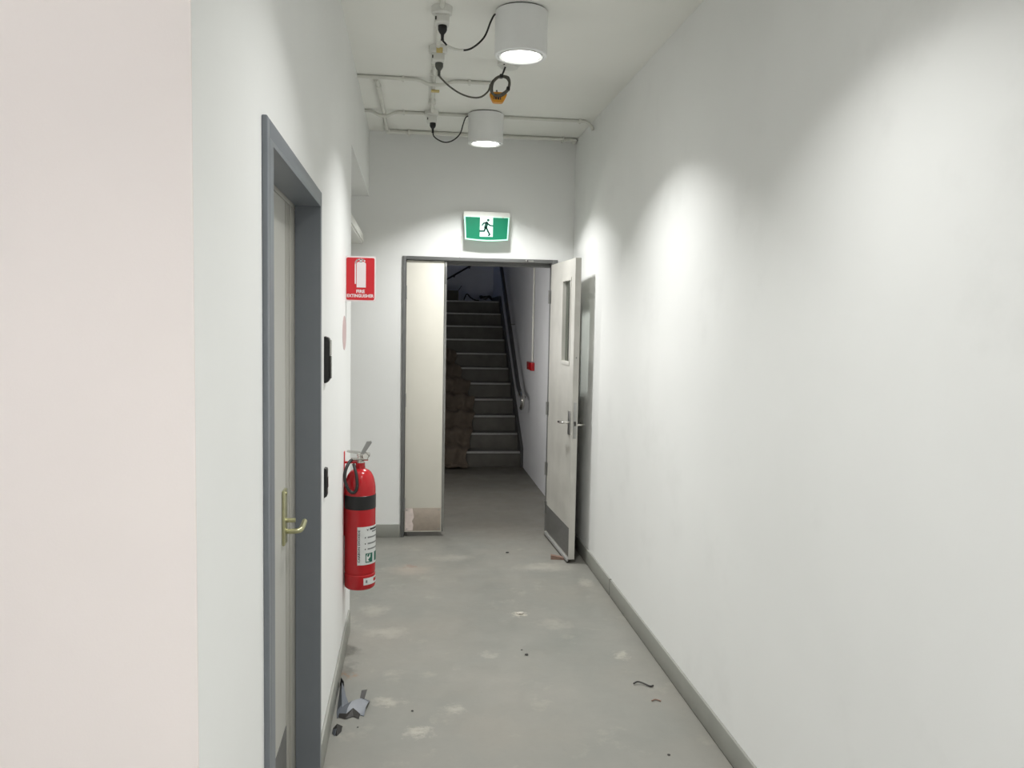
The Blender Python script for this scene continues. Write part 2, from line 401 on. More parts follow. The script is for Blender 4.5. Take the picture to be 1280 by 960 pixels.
hd = obj('lever_handle', tube(NB(), catmull([(DR, 2.578, .985), (DR+.03, 2.575, .985), (DR+.048, 2.582, .987), (DR+.052, 2.61, .99), (DR+.053, 2.655, .997)], 6), .0085, 12), 'brass', d1)
obj('back_plate', box(NB(), (DR-.002, 2.545, .945), (DR+.007, 2.60, 1.118), .003), 'brass', hd)
obj('thumb_turn', tube(NB(), [(DR, 2.575, 1.02), (DR+.035, 2.575, 1.02)], .007, 12), 'brass', hd)
obj('screw', tube(NB(), [(DR, 2.575, 1.105), (DR+.010, 2.575, 1.105)], .006, 10), 'brass', hd)

# ---------------------------------------------------------------- far doorway
fd = thing('trim_1', (0.5, YE, 0), 'dark grey steel frame around the doorway to the stairs', 'door frame', kind='structure')
JL, JR, HZ = -0.042, 1.062, 2.104
def jamb(lo, hi): return box(NB(), lo, hi, .002)
obj('jamb', jamb((OX0, YE-.012, 0), (JL, YE+.16, OZ)), 'frame_dark', fd)
obj('jamb', jamb((JR, YE-.012, 0), (OX1, YE+.06, OZ)), 'frame_dark', fd)
obj('header', jamb((JL, YE-.012, HZ), (JR, YE+.16, OZ)), 'frame_dark', fd)
sp = NB(); box(sp, (JL, YE+.06, 0), (JL+.018, YE+.16, HZ)); box(sp, (JR+.012, YE+.06, 0), (OX1, YE+.16, HZ)); box(sp, (JL+.018, YE+.06, HZ-.024), (JR+.012, YE+.16, HZ))
obj('door_stop', sp, 'frame_dark', fd)
sk = obj('strike_bracket', box(NB(), (.855, YE-.018, 2.108), (.915, YE-.012, 2.126), .002), 'steel', fd)
obj('bolt', tube(NB(), [(.87, YE-.024, 2.117), (.87, YE-.01, 2.117)], .005, 8), 'black', sk)

# narrow closed leaf (door_2)
d2 = thing('door_2', (.1, YE+.02, 0), 'narrow cream inactive door leaf, closed, with beige kick plate', 'door', kind='structure')
LY = YE+.006
obj('leaf', box(NB(), (JL+.004, LY, .036), (.243, LY+.045, HZ-.004), .002), 'door_cream', d2)
obj('astragal', box(NB(), (.243, LY-.002, .036), (.263, LY+.03, HZ-.006), .002), 'steel', d2)
kp = obj('kick_plate', box(NB(), (JL+.008, LY-.002, .045), (.237, LY, .222), .0008), 'kick_pale', d2)
bm = NB(); prism(bm, [(JL+.009, .047), (.025, .047), (.03, .09), (.02, .12), (.034, .15), (.028, .19), (.024, .22), (JL+.009, .22)], lambda a, c, d: (a, d, c), LY-.0028, LY-.002)
obj('paint_smear', bm, 'kick_worn', kp)
for sx in (JL+.022, .222):
    for sz in (.06, .207): obj('screw', tube(NB(), [(sx, LY-.0035, sz), (sx, LY-.0015, sz)], .005, 10), 'steel', kp)
for hz in (1.86, 1.05, .25):
    h_ = obj('hinge', tube(NB(), [(JL+.0, LY-.012, hz-.05), (JL+.0, LY-.012, hz+.05)], .008, 10), 'frame_dark', d2)
obj('flush_bolt', box(NB(), (.2495, LY-.004, 1.93), (.2585, LY-.002, 2.06), .001), 'frame_dark', d2)

# open leaf (door_3): local x along the leaf from hinge to free edge, y through its thickness, away from the corridor centre
HX, HY = 1.056, 6.172
d3 = thing('door_3', (HX, HY, 0), 'dirty white open door leaf with narrow window, lever handle and dark kick plate', 'door', kind='structure', rotz=math.radians(-87.3))
LL, LT = 0.758, 0.040
bm = NB(); wx0, wx1, wz0, wz1 = .415, .635, 1.385, 1.948
zb, ztp = .028, 2.092
for lo, hi in (((0, 0, zb), (wx0, LT, ztp)), ((wx1, 0, zb), (LL, LT, ztp)), ((wx0, 0, zb), (wx1, LT, wz0)), ((wx0, 0, wz1), (wx1, LT, ztp))): box(bm, lo, hi)
obj('leaf', bm, 'door_grimy', d3, smooth=False, local=True)
bm = NB()
for lo, hi in (((wx0-.02, -.004, wz0-.02), (wx0, .0, wz1+.02)), ((wx1, -.004, wz0-.02), (wx1+.02, .0, wz1+.02)), ((wx0, -.004, wz0-.02), (wx1, .0, wz0)), ((wx0, -.004, wz1), (wx1, .0, wz1+.02))): box(bm, lo, hi)
vp = obj('vision_panel', bm, 'door_grimy', d3, local=True)
obj('pane', box(NB(), (wx0, .022, wz0), (wx1, .027, wz1)), 'pane', vp, local=True)
obj('kick_plate', box(NB(), (.012, -.0018, .045), (LL-.012, 0, .245), .0006), 'kick_dark', d3, local=True)
obj('bottom_seal', box(NB(), (.01, -.014, .012), (LL-.006, 0, .034), .003), 'alum', d3, local=True)
obj('sweep', box(NB(), (.01, -.010, .003), (LL-.01, -.002, .012)), 'dark_gap', d3, local=True)
hd = obj('lever_handle', tube(NB(), catmull([(.70, 0, .972), (.70, -.042, .972), (.692, -.055, .972), (.66, -.058, .970), (.60, -.056, .966)], 6), .0085, 12), 'chrome', d3, local=True)
obj('back_plate', box(NB(), (.665, -.007, .888), (.722, 0, 1.05), .002), 'steel', hd, local=True)
hd = obj('lever_handle', tube(NB(), catmull([(.70, LT, .955), (.70, LT+.042, .955), (.692, LT+.055, .955), (.66, LT+.058, .955), (.60, LT+.056, .955)], 6), .0085, 12), 'chrome', d3, local=True)
obj('back_plate', box(NB(), (.665, LT, .888), (.722, LT+.007, 1.05), .002), 'steel', hd, local=True)
lk = obj('lock_plate', box(NB(), (LL, .010, .868), (LL+.002, .031, 1.115), .0006), 'steel', d3, local=True)
obj('latch_bolt', box(NB(), (LL, .014, .955), (LL+.010, .027, .985), .002), 'dark_gap', lk, local=True)
obj('coat_hook_hole', tube(NB(), [(LL-.003, .02, 1.42), (LL+.001, .02, 1.42)], .004, 8), 'dark_gap', d3, local=True)
for hz in (1.85, .995, .525, .22):
    bm = tube(NB(), [(-.008, -.009, hz-.05), (-.008, -.009, hz+.05)], .008, 10); box(bm, (-.008, -.003, hz-.05), (.022, 0.0, hz+.05))
    obj('hinge', bm, 'steel', d3, local=True)

# ---------------------------------------------------------------- stairs
st = thing('staircase', (.5, YS, 0), 'dark grey concrete stair flight with pale metal nosings beyond the doorway', 'stairs', kind='structure')
for k in range(11):
    ya = YS+k*GO; yb = ya+GO if k < 10 else YB
    s = obj('step', box(NB(), (XSL, ya+.012, 0), (1.256, yb+.012 if k < 10 else yb, (k+1)*RISE-.003), .004), 'concrete', st)
    obj('nosing', box(NB(), (XSL+.02, ya, (k+1)*RISE-.020), (1.25, ya+.052, (k+1)*RISE), .003), 'alum', s)
bm = NB()
sl = RISE/GO
prism(bm, [(YS-.02, 0), (YS-.02, .22), (YS+10.2*GO, .22+10.2*GO*sl), (YB, .22+10.2*GO*sl), (YB, 1.8), (YS+1.0*GO, 0)], lambda a, c, d: (d, a, c), 1.2565, XSR)
obj('stringer', bm, 'stringer', st)

hr = thing('handrail', (1.21, 8.7, 0), 'dark round handrail with hooked ends along the stairwell wall', 'handrail')
rz = lambda y: .98+(y-9.1)*.735
rail = [(1.20, 8.80, .872), (1.20, 8.93, .90), (1.20, 9.1, rz(9.1)), (1.20, 9.6, rz(9.6)), (1.20, 10.2, rz(10.2)), (1.20, 10.9, rz(10.9)), (1.20, 11.6, rz(11.6)), (1.20, 12.2, rz(12.2))]
obj('rail', tube(NB(), catmull(rail, 6), .024, 14), 'rail_dark', hr)
obj('hooked_end', tube(NB(), catmull([(1.20, 8.86, .885), (1.20, 8.74, .875), (1.20, 8.655, .83), (1.20, 8.665, .76), (1.20, 8.73, .725)], 6), .0235, 14), 'chrome', hr, label='bright curved metal end')
for yy in (9.0, 10.1, 11.3):
    zz = rz(yy)
    obj('bracket', tube(NB(), catmull([(1.20, yy, zz-.018), (1.20, yy, zz-.07), (1.235, yy, zz-.085), (XSR, yy, zz-.085)], 5), .008, 8), 'steel', hr)

cp = thing('call_point', (XSR, 8.6, 1.2), 'small red fire call point on the stairwell wall', 'call point')
obj('box', box(NB(), (XSR-.040, 8.41, 1.150), (XSR, 8.72, 1.236), .006), 'red', cp)
obj('press_plate', box(NB(), (XSR-.042, 8.48, 1.165), (XSR-.040, 8.66, 1.222), .0005), 'red', cp)
cw = thing('call_point_conduit', (XSR, 8.52, 1.25), 'thin white vertical conduit above the red call point', 'conduit')
obj('pipe', tube(NB(), [(XSR-.011, 8.50, 1.246), (XSR-.011, 8.50, 4.6)], .010, 10), 'cond', cw)
for zz in (1.7, 2.6, 3.5): obj('clip', box(NB(), (XSR-.024, 8.48, zz), (XSR, 8.52, zz+.02), .002), 'cond', cw)

# drop sheet draped down the left of the steps
def sheet():
    bm = NB()
    prof = [(YS-.14, .012), (YS-.05, .02)]
    for k in range(7):
        prof += [(YS+k*GO-.035, (k+.30)*RISE), (YS+k*GO-.022, (k+.75)*RISE), (YS+k*GO+.02, (k+1)*RISE+.022), (YS+k*GO+.13, (k+1)*RISE+.016)]
    prof.append((YS+7*GO-.04, 7*RISE+.03))
    pp = catmull([(0, a, c) for a, c in prof], 4)
    edge = [(YS-.14, .62), (YS, .655), (YS+GO, .70), (YS+2*GO, .76), (YS+3*GO, .765), (YS+4*GO, .73), (YS+5*GO, .63), (YS+6*GO, .57), (YS+7*GO, .50)]
    def er(y):
        for (a, e), (b_, f_) in zip(edge, edge[1:]):
            if a <= y <= b_: return e+(f_-e)*(y-a)/(b_-a)
        return edge[-1][1] if y > edge[-1][0] else edge[0][1]
    NX = 36; rows = []
    for i, p in enumerate(pp):
        q = pp[min(i+1, len(pp)-1)]; o = pp[max(i-1, 0)]
        t = (q-o).normalized(); nr = Vector((0, -t.z, t.y))
        if nr.z < 0 and abs(t.z) < .5: nr = -nr
        row = []
        x1 = er(p.y) + .016*math.sin(i*.42) + .010*math.sin(i*.23+1)
        for j in range(NX+1):
            f = j/NX; x = .02+(x1-.02)*f
            wv = .5+.5*math.sin(x*38+math.sin(i*.23)*2.2+i*.12) ; wv2 = .5+.5*math.sin(x*71-i*.31)
            lift = (.004+.034*wv+.012*wv2)*min(1, (1-f)*6+.12)
            row.append(bm.verts.new((x, p.y, p.z) + Vector() if False else Vector((x, p.y, p.z))+nr*lift*(1 if i > 2 else .4)))
        rows.append(row)
    for a, c in zip(rows, rows[1:]):
        for j in range(NX): bm.faces.new((a[j], a[j+1], c[j+1], c[j]))
    bmesh.ops.solidify(bm, geom=bm.faces[:], thickness=.003)
    return bm
solo('drop_sheet', sheet(), 'cloth', 'crumpled brown drop sheet draped down the left side of the stairs', 'drop sheet')
zl = 11*RISE
def carton(x0, x1, y0, y1, z0, h):
    t = thing('carton', ((x0+x1)/2, y0, z0), 'dark open carton on the stair landing at the top step', 'box')
    obj('body', box(NB(), (x0, y0, z0), (x1, y1, z0+h), .004), 'card', t)
    bm = NB(); prism(bm, [(x1, z0+h), (x1+.004, z0+h), (x1+.05, z0+h+.07), (x1+.046, z0+h+.072)], lambda a, c, d: (a, d, c), y0+.01, y1-.01)
    obj('flap', bm, 'card', t)
carton(.46, .68, 11.93, 12.2, zl, .15)
bm = tube(NB(), catmull([(.76, 11.95, zl+.012), (.80, 11.93, zl+.10), (.86, 11.95, zl+.05), (.93, 11.94, zl+.015), (.98, 11.97, zl+.012)], 6), .010, 8)
solo('cable_offcut', bm, 'cable', 'dark bent cable offcut on the stair landing beside the carton', 'cable')
bm = NB(); tube(bm, catmull([Vector((1.08+.09*math.cos(a*.9)*(1-.02*a), 12.0+.05*math.sin(a*.9), zl+.03+.05*abs(math.sin(a*1.3)))) for a in range(14)], 5), .014, 8)
solo('rope_bundle', bm, 'cable', 'dark tangled rope bundle on the stair landing near the handrail', 'rope')
lr = thing('landing_rail', (.65, YB, 2.2), 'thin dark sloping rail on the wall behind the stair landing', 'handrail')
obj('rail', tube(NB(), [(.2, YB-.06, 2.10), (1.0, YB-.06, 2.575)], .014, 8), 'black', lr)
for q in (.35, .66, .9): obj('bracket', tube(NB(), [(q, YB-.06, 2.10+(q-.2)*.594), (q, YB, 2.10+(q-.2)*.594-.02)], .016, 8), 'black', lr)

# ---------------------------------------------------------------- recess trunking
tr = thing('cable_trunking', (-.41, 5.3, 2.21), 'white horizontal trunking beam high in the side recess behind the fire sign', 'trunking')
obj('body', box(NB(), (-.46, YW, 2.21), (-.362, YE, 2.268), .003), 'white_pl', tr); obj('lid', box(NB(), (-.362, YW, 2.222), (-.354, YE, 2.274), .002), 'white_pl', tr)

# ================================================================ CEILING GEAR
LR, LH = 0.1175, 0.197
def downlight(x, y, label, dim=1.0):
    t = thing('downlight', (x, y, ZC), label, 'ceiling lamp', 'surface mounted ceiling downlights')
    z0 = ZC-LH
    obj('mounting_gap', lathe(NB(), [(0, ZC), (LR-.006, ZC), (LR-.006, ZC-.006), (0, ZC-.006)], x, y, 40), 'dark_gap', t)
    obj('body', lathe(NB(), [(0, ZC-.006), (LR, ZC-.006), (LR, z0+.003), (LR-.003, z0), (.1035, z0), (.1025, z0+.012), (.1005, z0+.012), (.1005, ZC-.02)], x, y, 56), 'lampbody', t)
    obj('trim_ring', lathe(NB(), [(.1000, z0+.010), (.1000, z0-.002), (.0955, z0-.003), (.0860, z0+.004), (.0855, z0+.014)], x, y, 56), 'lampbody', t)
    obj('lens', lathe(NB(), [(0, z0+.005), (.0858, z0+.005), (.0858, z0+.009), (0, z0+.009)], x, y, 48), 'lens', t)
    ld = bpy.data.lights.new('lamp_light', 'AREA'); ld.shape = 'DISK'; ld.size = .165; ld.energy = LAMP_W*dim; ld.color = LAMP_COL; ld.spread = math.radians(LAMP_SPREAD)
    lo = bpy.data.objects.new('lamp_light', ld); COL.objects.link(lo); lo.parent = t; lo.location = (0, 0, -LH+.0045)
    return t
downlight(.476, 3.715, 'white cylinder ceiling downlight, the larger and nearer of the two in view', 0.8)
downlight(.482, 5.53, 'white cylinder ceiling downlight, the smaller one nearer the far door')
downlight(.476, 1.90, 'white cylinder ceiling downlight above the corridor just ahead of the viewer', 0.5)
downlight(.476, .085, 'white cylinder ceiling downlight straight above the viewer', 0.7)
M['panel'] = mat('fill panel diffuser', (255, 252, 246), 0.5, 0, 0, 5, emit=25.0, emit_col=(252, 250, 252))
def fill_panel(x, y, label):  # unseen panels added to brighten the near wall and fill the corridor
    t = thing('fill_panel', (x, y, ZC), label, 'ceiling lamp', 'square fill panels added in the foyer')
    bm = NB()
    for lo, hi in (((x-.3, y-.3, ZC-.03), (x-.28, y+.3, ZC)), ((x+.28, y-.3, ZC-.03), (x+.3, y+.3, ZC)), ((x-.28, y-.3, ZC-.03), (x+.28, y-.28, ZC)), ((x-.28, y+.28, ZC-.03), (x+.28, y+.3, ZC))): box(bm, lo, hi)
    obj('frame', bm, 'white_pl', t); obj('diffuser', box(NB(), (x-.28, y-.28, ZC-.025), (x+.28, y+.28, ZC-.015)), 'panel', t)
fill_panel(-1.05, -.45, 'unseen square fill panel added over the foyer left of the viewer')
fill_panel(-1.05, -2.1, 'unseen square fill panel added over the foyer behind the viewer')
M['stair_fill'] = mat('stair fill light diffuser', (255, 250, 240), 0.5, 0, 0, 5, emit=85.0, emit_col=(255, 252, 246))
bl = thing('stair_fill_light', (XSL, 7.35, 1.45), 'unseen round fill lamp added on the stairwell left wall behind the closed cream leaf', 'fill lamp')  # unseen lamp added to brighten the stairwell's right wall
ax = lambda prof: [(r, z) for r, z in prof]
bm = NB(); tube(bm, [(XSL, 7.35, 1.45), (XSL+.03, 7.35, 1.45)], .125, 28); obj('base', bm, 'white_pl', bl)
bm = NB(); tube(bm, [(XSL+.03, 7.35, 1.45), (XSL+.05, 7.35, 1.45), (XSL+.075, 7.35, 1.45), (XSL+.085, 7.35, 1.45)], [.112, .108, .085, .05], 28); obj('diffuser', bm, 'stair_fill', bl)

def saddle(bm, axis, x, y, r, w=.014):
    if axis == 'x': box(bm, (x-w/2, y-r*2.0, ZC-2*r-.004), (x+w/2, y+r*2.0, ZC), .003)
    else: box(bm, (x-r*2.0, y-w/2, ZC-2*r-.004), (x+r*2.0, y+w/2, ZC), .003)
    return bm
def conduit(pts, r, label, clips=(), fittings=()):
    t = thing('conduit', pts[0], label, 'conduit', 'white conduits on the ceiling')
    obj('pipe', tube(NB(), catmull(pts, 6), r, 12), 'cond', t)
    for ax, x, y in clips: obj('clip', saddle(NB(), ax, x, y, r), 'cond', t)
    for p, q, rr in fittings: obj('elbow', tube(NB(), catmull([p, ((Vector(p)+Vector(q))/2), q], 3), rr, 12), 'cond', t)
    return t
r_ = .0105; zc = ZC-r_-.001
conduit([(XL, 4.795, zc), (-.1, 4.795, zc), (.02, 4.795, zc-.002), (.085, 4.795, zc-.022), (.16, 4.795, zc-.022), (.23, 4.795, zc-.002), (.35, 4.795, zc), (.46, 4.795, zc)], r_,
        'white ceiling conduit across the corridor passing behind the cable coil', [('x', -.06, 4.795), ('x', .32, 4.795)])
cd = conduit([(XL, 5.555, zc), (-.27, 5.555, zc-.004), (-.22, 5.555, zc-.026), (-.17, 5.555, zc-.026), (-.11, 5.555, zc-.004), (.0, 5.555, zc), (.362, 5.555, zc)], r_,
        'white ceiling conduit across the corridor just behind the far downlight', [('x', -.06, 5.555), ('x', 1.125, 5.555)])
obj('pipe', tube(NB(), catmull([(.602, 5.555, zc), (.9, 5.555, zc), (1.12, 5.555, zc), (1.17, 5.555, zc-.004), (1.205, 5.555, zc-.03), (1.213, 5.555, zc-.055)], 6), r_, 12), 'cond', cd)
conduit([(-.16, 6.10, ZC-.016), (.3, 6.10, ZC-.016), (.8, 6.10, ZC-.016), (1.17, 6.10, ZC-.016), (1.20, 6.125, ZC-.017), (1.205, 6.172, ZC-.018)], .0145,
        'thick white ceiling conduit along the top of the end wall', [('x', -.03, 6.10), ('x', 1.11, 6.10)])
t = thing('conduit', (-.2, 5.5, ZC), 'thick white ceiling conduit beside the left wall crossing under the thin one', 'conduit', 'white conduits on the ceiling')
obj('pipe', tube(NB(), [(-.212, 4.83, ZC-.013), (-.203, 4.95, ZC-.0145), (-.186, 6.06, ZC-.0145)], .0135, 12), 'cond', t)
obj('elbow', tube(NB(), catmull([(-.186, 6.03, ZC-.0155), (-.184, 6.085, ZC-.0155), (-.172, 6.10, ZC-.0155), (-.13, 6.10, ZC-.0155)], 6), .018, 12), 'cond', t)
obj('collar', tube(NB(), [(-.204, 4.93, ZC-.0165), (-.203, 4.98, ZC-.0165)], .0165, 12), 'cond', t)

BX = .122
def socket(y, label, tag=False):
    t = thing('ceiling_socket', (BX, y, ZC), label, 'socket', 'white ceiling sockets feeding the lamps')
    bm = NB(); lathe(bm, [(0, ZC), (.047, ZC), (.045, ZC-.03), (.038, ZC-.034), (0, ZC-.034)], BX, y-.01, 24); obj('base_box', bm, 'white_pl', t)
    obj('outlet', box(NB(), (BX-.033, y-.03, ZC-.072), (BX+.033, y+.045, ZC-.03), .008, 3), 'white_pl', t)
    obj('switch', box(NB(), (BX-.030, y-.0335, ZC-.062), (BX-.024, y-.029, ZC-.048)), 'dark_gap', t)
    if tag: obj('tag', box(NB(), (BX-.010, y-.062, ZC-.045), (BX+.022, y-.056, ZC-.018), .002), 'yellow', t)
    return t
SY = (3.735, 4.262, 5.535)
socket(SY[0], 'white ceiling socket with a black plug, nearest of the three')
socket(SY[1], 'white ceiling socket with a grey plug and yellow tag', True)
socket(SY[2], 'white ceiling socket with a small black plug, nearest the end wall')
t = thing('conduit', (BX, 4.6, ZC), 'white ceiling conduit running lengthwise through the three plug sockets', 'conduit', 'white conduits on the ceiling')
for a, b_ in ((.2, SY[0]-.05), (SY[0]+.03, SY[1]-.05), (SY[1]+.03, SY[2]-.05)):
    obj('pipe', tube(NB(), [(BX-.008, a, ZC-.0125), (BX-.006, (a+b_)/2, ZC-.0125), (BX, b_, ZC-.0125)], .0115, 12), 'cond', t)
for yy in (2.4, 3.1, 4.48, 4.66, 5.25): obj('clip', saddle(NB(), 'y', BX-.005, yy, .0115), 'cond', t)
obj('label_tag', box(NB(), (BX-.018, 4.93, ZC-.034), (BX+.03, 4.965, ZC-.0255), .002), 'yellow', t)

def plug_cord(x, y, pts, mt_p, mt_c, r, label, sleeve=None, z0=ZC-.070):
    t = thing('power_cord', (x, y, z0), label, 'power cord', 'plug-in lamp cords')
    bm = NB(); lathe(bm, [(0, z0), (.019, z0), (.0205, z0-.006), (.0205, z0-.020), (.016, z0-.030), (.008, z0-.040), (.0065, z0-.058), (.0075, z0-.060), (.0075, z0-.066), (0, z0-.066)], x, y, 20)
    obj('plug', bm, mt_p, t)
    pp = catmull([(x, y, z0-.05), (x+.001, y, z0-.064)] + pts, 8)
    obj('cable', tube(NB(), pp, r, 10), mt_c, t)
    if sleeve:
        i0, i1 = int(len(pp)*sleeve[0]), int(len(pp)*sleeve[1]); obj('white_sleeve', tube(NB(), pp[i0:i1], r*1.5, 10), 'white_pl', t, label='short white sleeve')
    return t
plug_cord(.126, 3.748, [(.136, 3.745, 2.888), (.158, 3.74, 2.868), (.208, 3.732, 2.855), (.257, 3.724, 2.865), (.309, 3.716, 2.911), (.336, 3.708, 2.975), (.350, 3.705, 3.004), (.357, 3.71, 3.012)], 'black', 'cable', .0042, 'black plug and drooping cord feeding the nearer downlight', (.30, .49))
k2 = 4.40/4.72
def ks(x, y, z): return (x*k2, y*k2, H+(z-H)*k2)
OYc = 4.40
plug_cord(.129, 4.278, [(.149, 4.30, 2.885), (.187, 4.33, 2.862), (.243, 4.36, 2.838), (.305, 4.38, 2.827), (.355, 4.395, 2.836), (.392, OYc, 2.868), (.404, OYc+.004, 2.905)], 'plug_grey', 'cable_grey', .0045, 'grey plug and drooping cord leading to the cable coil')
plug_cord(.13, 5.551, [(.141, 5.548, 2.872), (.179, 5.545, 2.847), (.221, 5.542, 2.838), (.269, 5.539, 2.855), (.311, 5.536, 2.898), (.331, 5.533, 2.961), (.345, 5.53, 3.000), (.362, 5.53, 3.014)], 'black', 'cable', .0042, 'small black plug and cord feeding the far downlight')

# coil, its box and the orange connector
jb = thing('junction_box', (.50, 4.385, ZC), 'white round junction box on the ceiling behind the nearer downlight', 'junction box')
obj('base', lathe(NB(), [(0, ZC), (.062, ZC), (.060, ZC-.030), (.052, ZC-.036), (0, ZC-.036)], .50, 4.385, 32), 'white_pl', jb)
obj('cover', lathe(NB(), [(0, ZC-.036), (.050, ZC-.036), (.047, ZC-.044), (0, ZC-.046)], .50, 4.385, 32), 'white_pl', jb)
obj('screw', tube(NB(), [(.468, 4.33, ZC-.046), (.468, 4.33, ZC-.042)], .004, 8), 'dark_gap', jb)
co = thing('cable_coil', (.455, 4.38, ZC-.05), 'coil of grey cable tied with black straps hanging below the ceiling', 'cable coil')
cx, cz, co_pts = .455, 2.895, []
for i in range(3*28):
    a = 2*PI*i/28; L_ = i//28
    ex, ez = (.057+.0035*math.sin(i*.37)), (.042+.0035*math.cos(i*.51))
    x = ex*math.cos(a); z = ez*math.sin(a)
    ro = math.radians(50); co_pts.append((cx + x*math.cos(ro)-z*math.sin(ro) + .003*(L_-1), 4.385+.006*(L_-1)+.003*math.sin(i*.9), cz + x*math.sin(ro)+z*math.cos(ro) + .002*(L_-1)))
obj('loops', tube(NB(), catmull(co_pts, 2), .0062, 8), 'cable_grey', co)
obj('drop_lead', tube(NB(), catmull([(.478, 4.365, ZC-.045), (.470, 4.375, 2.965), (.462, 4.383, 2.948)], 5), .0048, 8), 'cable', co)
for (a, b_) in ((.459, 2.945), (.497, 2.882)):
    obj('strap', box(NB(), (a-.009, 4.370, b_-.009), (a+.009, 4.402, b_+.009), .003), 'black', co)
oc = thing('orange_connector', (.45, 4.42, 2.83), 'orange plastic socket connector with dark slots hanging below the cable coil', 'connector')
zo = 2.836
bm = NB(); prism(bm, [(-.046, .026), (-.040, .030), (.034, .030), (.046, .022), (.043, .012), (.026, -.020), (.020, -.024), (-.024, -.024), (-.030, -.019), (-.045, .012)], lambda a, c, d: (.448+a, d, zo+c), 4.392, 4.428)
bmesh.ops.bevel(bm, geom=bm.edges[:], offset=.0025, segments=2, affect='EDGES'); obj('shell', bm, 'orange', oc)
for a, wd in ((-.020, .004), (-.010, .008), (.003, .009), (.014, .005)):
    obj('slot', box(NB(), (.444+a-wd/2, 4.3905, zo-.010), (.444+a+wd/2, 4.3925, zo+.009)), 'dark_gap', oc)
obj('hanging_wire', tube(NB(), [(.44, 4.40, zo+.028), (.437, 4.395, 2.875)], .004, 8), 'cable_grey', oc)

# ================================================================ SIGNS
ex = thing('exit_sign', (.55, YE, 2.36), 'green illuminated running man exit sign above the doorway', 'exit sign')
EXC, EZC = .550, 2.357
TILT = 0.0
ef = lambda a, c, d: (EXC+a, d, EZC+c)
bm = NB(); prism(bm, rrect(-.172, .172, .052, .108, .006), ef, YE-.075, YE); prism(bm, rrect(-.160, .160, -.085, .060, .012), ef, YE-.055, YE-.001); obj('housing', bm, 'white_pl', ex)
def outline(w0, w1, zt_, zb_, sag):
    p = [(-w0, zt_), ]
    for k in range(13): f = k/12; p.append((-w1+2*w1*f, zb_-sag*math.sin(PI*f)))
    p.append((w0, zt_)); return p
bm = NB(); prism(bm, outline(.168, .160, .070, -.096, .010), ef, YE-.082, YE-.056); obj('light_rim', bm, 'exitrim', ex)
face = obj('face', prism(NB(), outline(.159, .151, .066, -.087, .009), ef, YE-.0845, YE-.081), 'exitgreen', ex)
K4 = .000398
def ec(px, py): return ((px-655)*K4, -(py-462-(px-655)*.030)*K4)
bm = NB(); prism(bm, [ec(527, 276), ec(768, 276), ec(768, 652), ec(527, 648)], ef, YE-.0856, YE-.0845); obj('white_panel', bm, 'exitwhite', face)
bm = NB(); hx, hz_ = ec(680, 345)
prism(bm, [(hx+24*K4*math.cos(2*PI*k/16), hz_+24*K4*math.sin(2*PI*k/16)) for k in range(16)], ef, YE-.0868, YE-.0856)
for pts, wd in (([(652, 400), (632, 480)], 46), ([(640, 394), (600, 398), (570, 435)], 21), ([(660, 400), (712, 442), (762, 450)], 21), ([(632, 480), (607, 545), (528, 545)], 25), ([(640, 470), (680, 555), (710, 605), (692, 628)], 25)):
    stroke(bm, [ec(*q) for q in pts], wd*1.3*K4, ef, YE-.0868, YE-.0856)
obj('running_man', bm, 'exitman', face)
for q in (-.12, .0, .12): obj('clip', box(NB(), (EXC+q-.006, YE-.088, EZC+.066), (EXC+q+.006, YE-.074, EZC+.076), .001), 'white_pl', ex)
obj('feed_wire', tube(NB(), [(.367, YE-.004, 2.29), (.366, YE-.004, 2.24), (.359, YE-.004, 2.132)], .0035, 8), 'cond', ex)

fs = thing('fire_sign', (XL, 4.03, 1.74), 'red and white fire extinguisher sign projecting from the left wall', 'sign')
FYc = 4.03; FXC, FZC = -.2455, 1.847; K5 = .0002745
def fc(px, py): return ((px-347)*K5, -(py-490)*K5)
ff = lambda a, c, d: (FXC+a, d, FZC+c)
bm = NB(); prism(bm, rrect(-.0735, .0735, -.109, .109, .008), ff, FYc, FYc+.003); pl = obj('plate', bm, 'signwhite', fs)
obj('red_field', prism(NB(), rrect(-.0675, .0665, -.1020, .1015, .008), ff, FYc-.0008, FYc), 'signred', fs)
bm = NB()
body = [fc(280, 640), fc(440, 640), fc(440, 225)] + [fc(360+80*math.cos(a), 225-40*math.sin(a)) for a in [PI*k/8 for k in range(1, 8)]] + [fc(280, 225)]
prism(bm, body, ff, FYc-.0016, FYc-.0008)
hose = [fc(258, 570), fc(258, 215), fc(268, 180), fc(295, 155), fc(345, 148), fc(400, 155), fc(420, 175)]
stroke(bm, hose, 24*K5, ff, FYc-.0016, FYc-.0008); prism(bm, [fc(335, 150), fc(375, 150), fc(375, 200), fc(335, 200)], ff, FYc-.0016, FYc-.0008)
obj('extinguisher_symbol', bm, 'signwhite', fs)
bm = NB(); text_mesh(bm, 'FIRE', .0155, lambda a, c: (FXC+(-.0)+a, FYc-.0012, FZC+fc(0, 735)[1]+c), .035, .040)
text_mesh(bm, 'EXTINGUISHER', .0150, lambda a, c: (FXC-.0013+a, FYc-.0012, FZC+fc(0, 812)[1]+c), .035, .128)
obj('lettering', bm, 'signwhite', fs, smooth=False)

bm = NB(); bmv = []
prism(bm, [(.105*math.cos(2*PI*k/40), .082*math.sin(2*PI*k/40)) for k in range(40)], lambda a, c, d: (d, 3.97+a, 1.586+c), XL, XL+.0012)
solo('round_sticker', bm, 'pink', 'faded pink round sticker on the left wall below the fire sign', 'sticker')

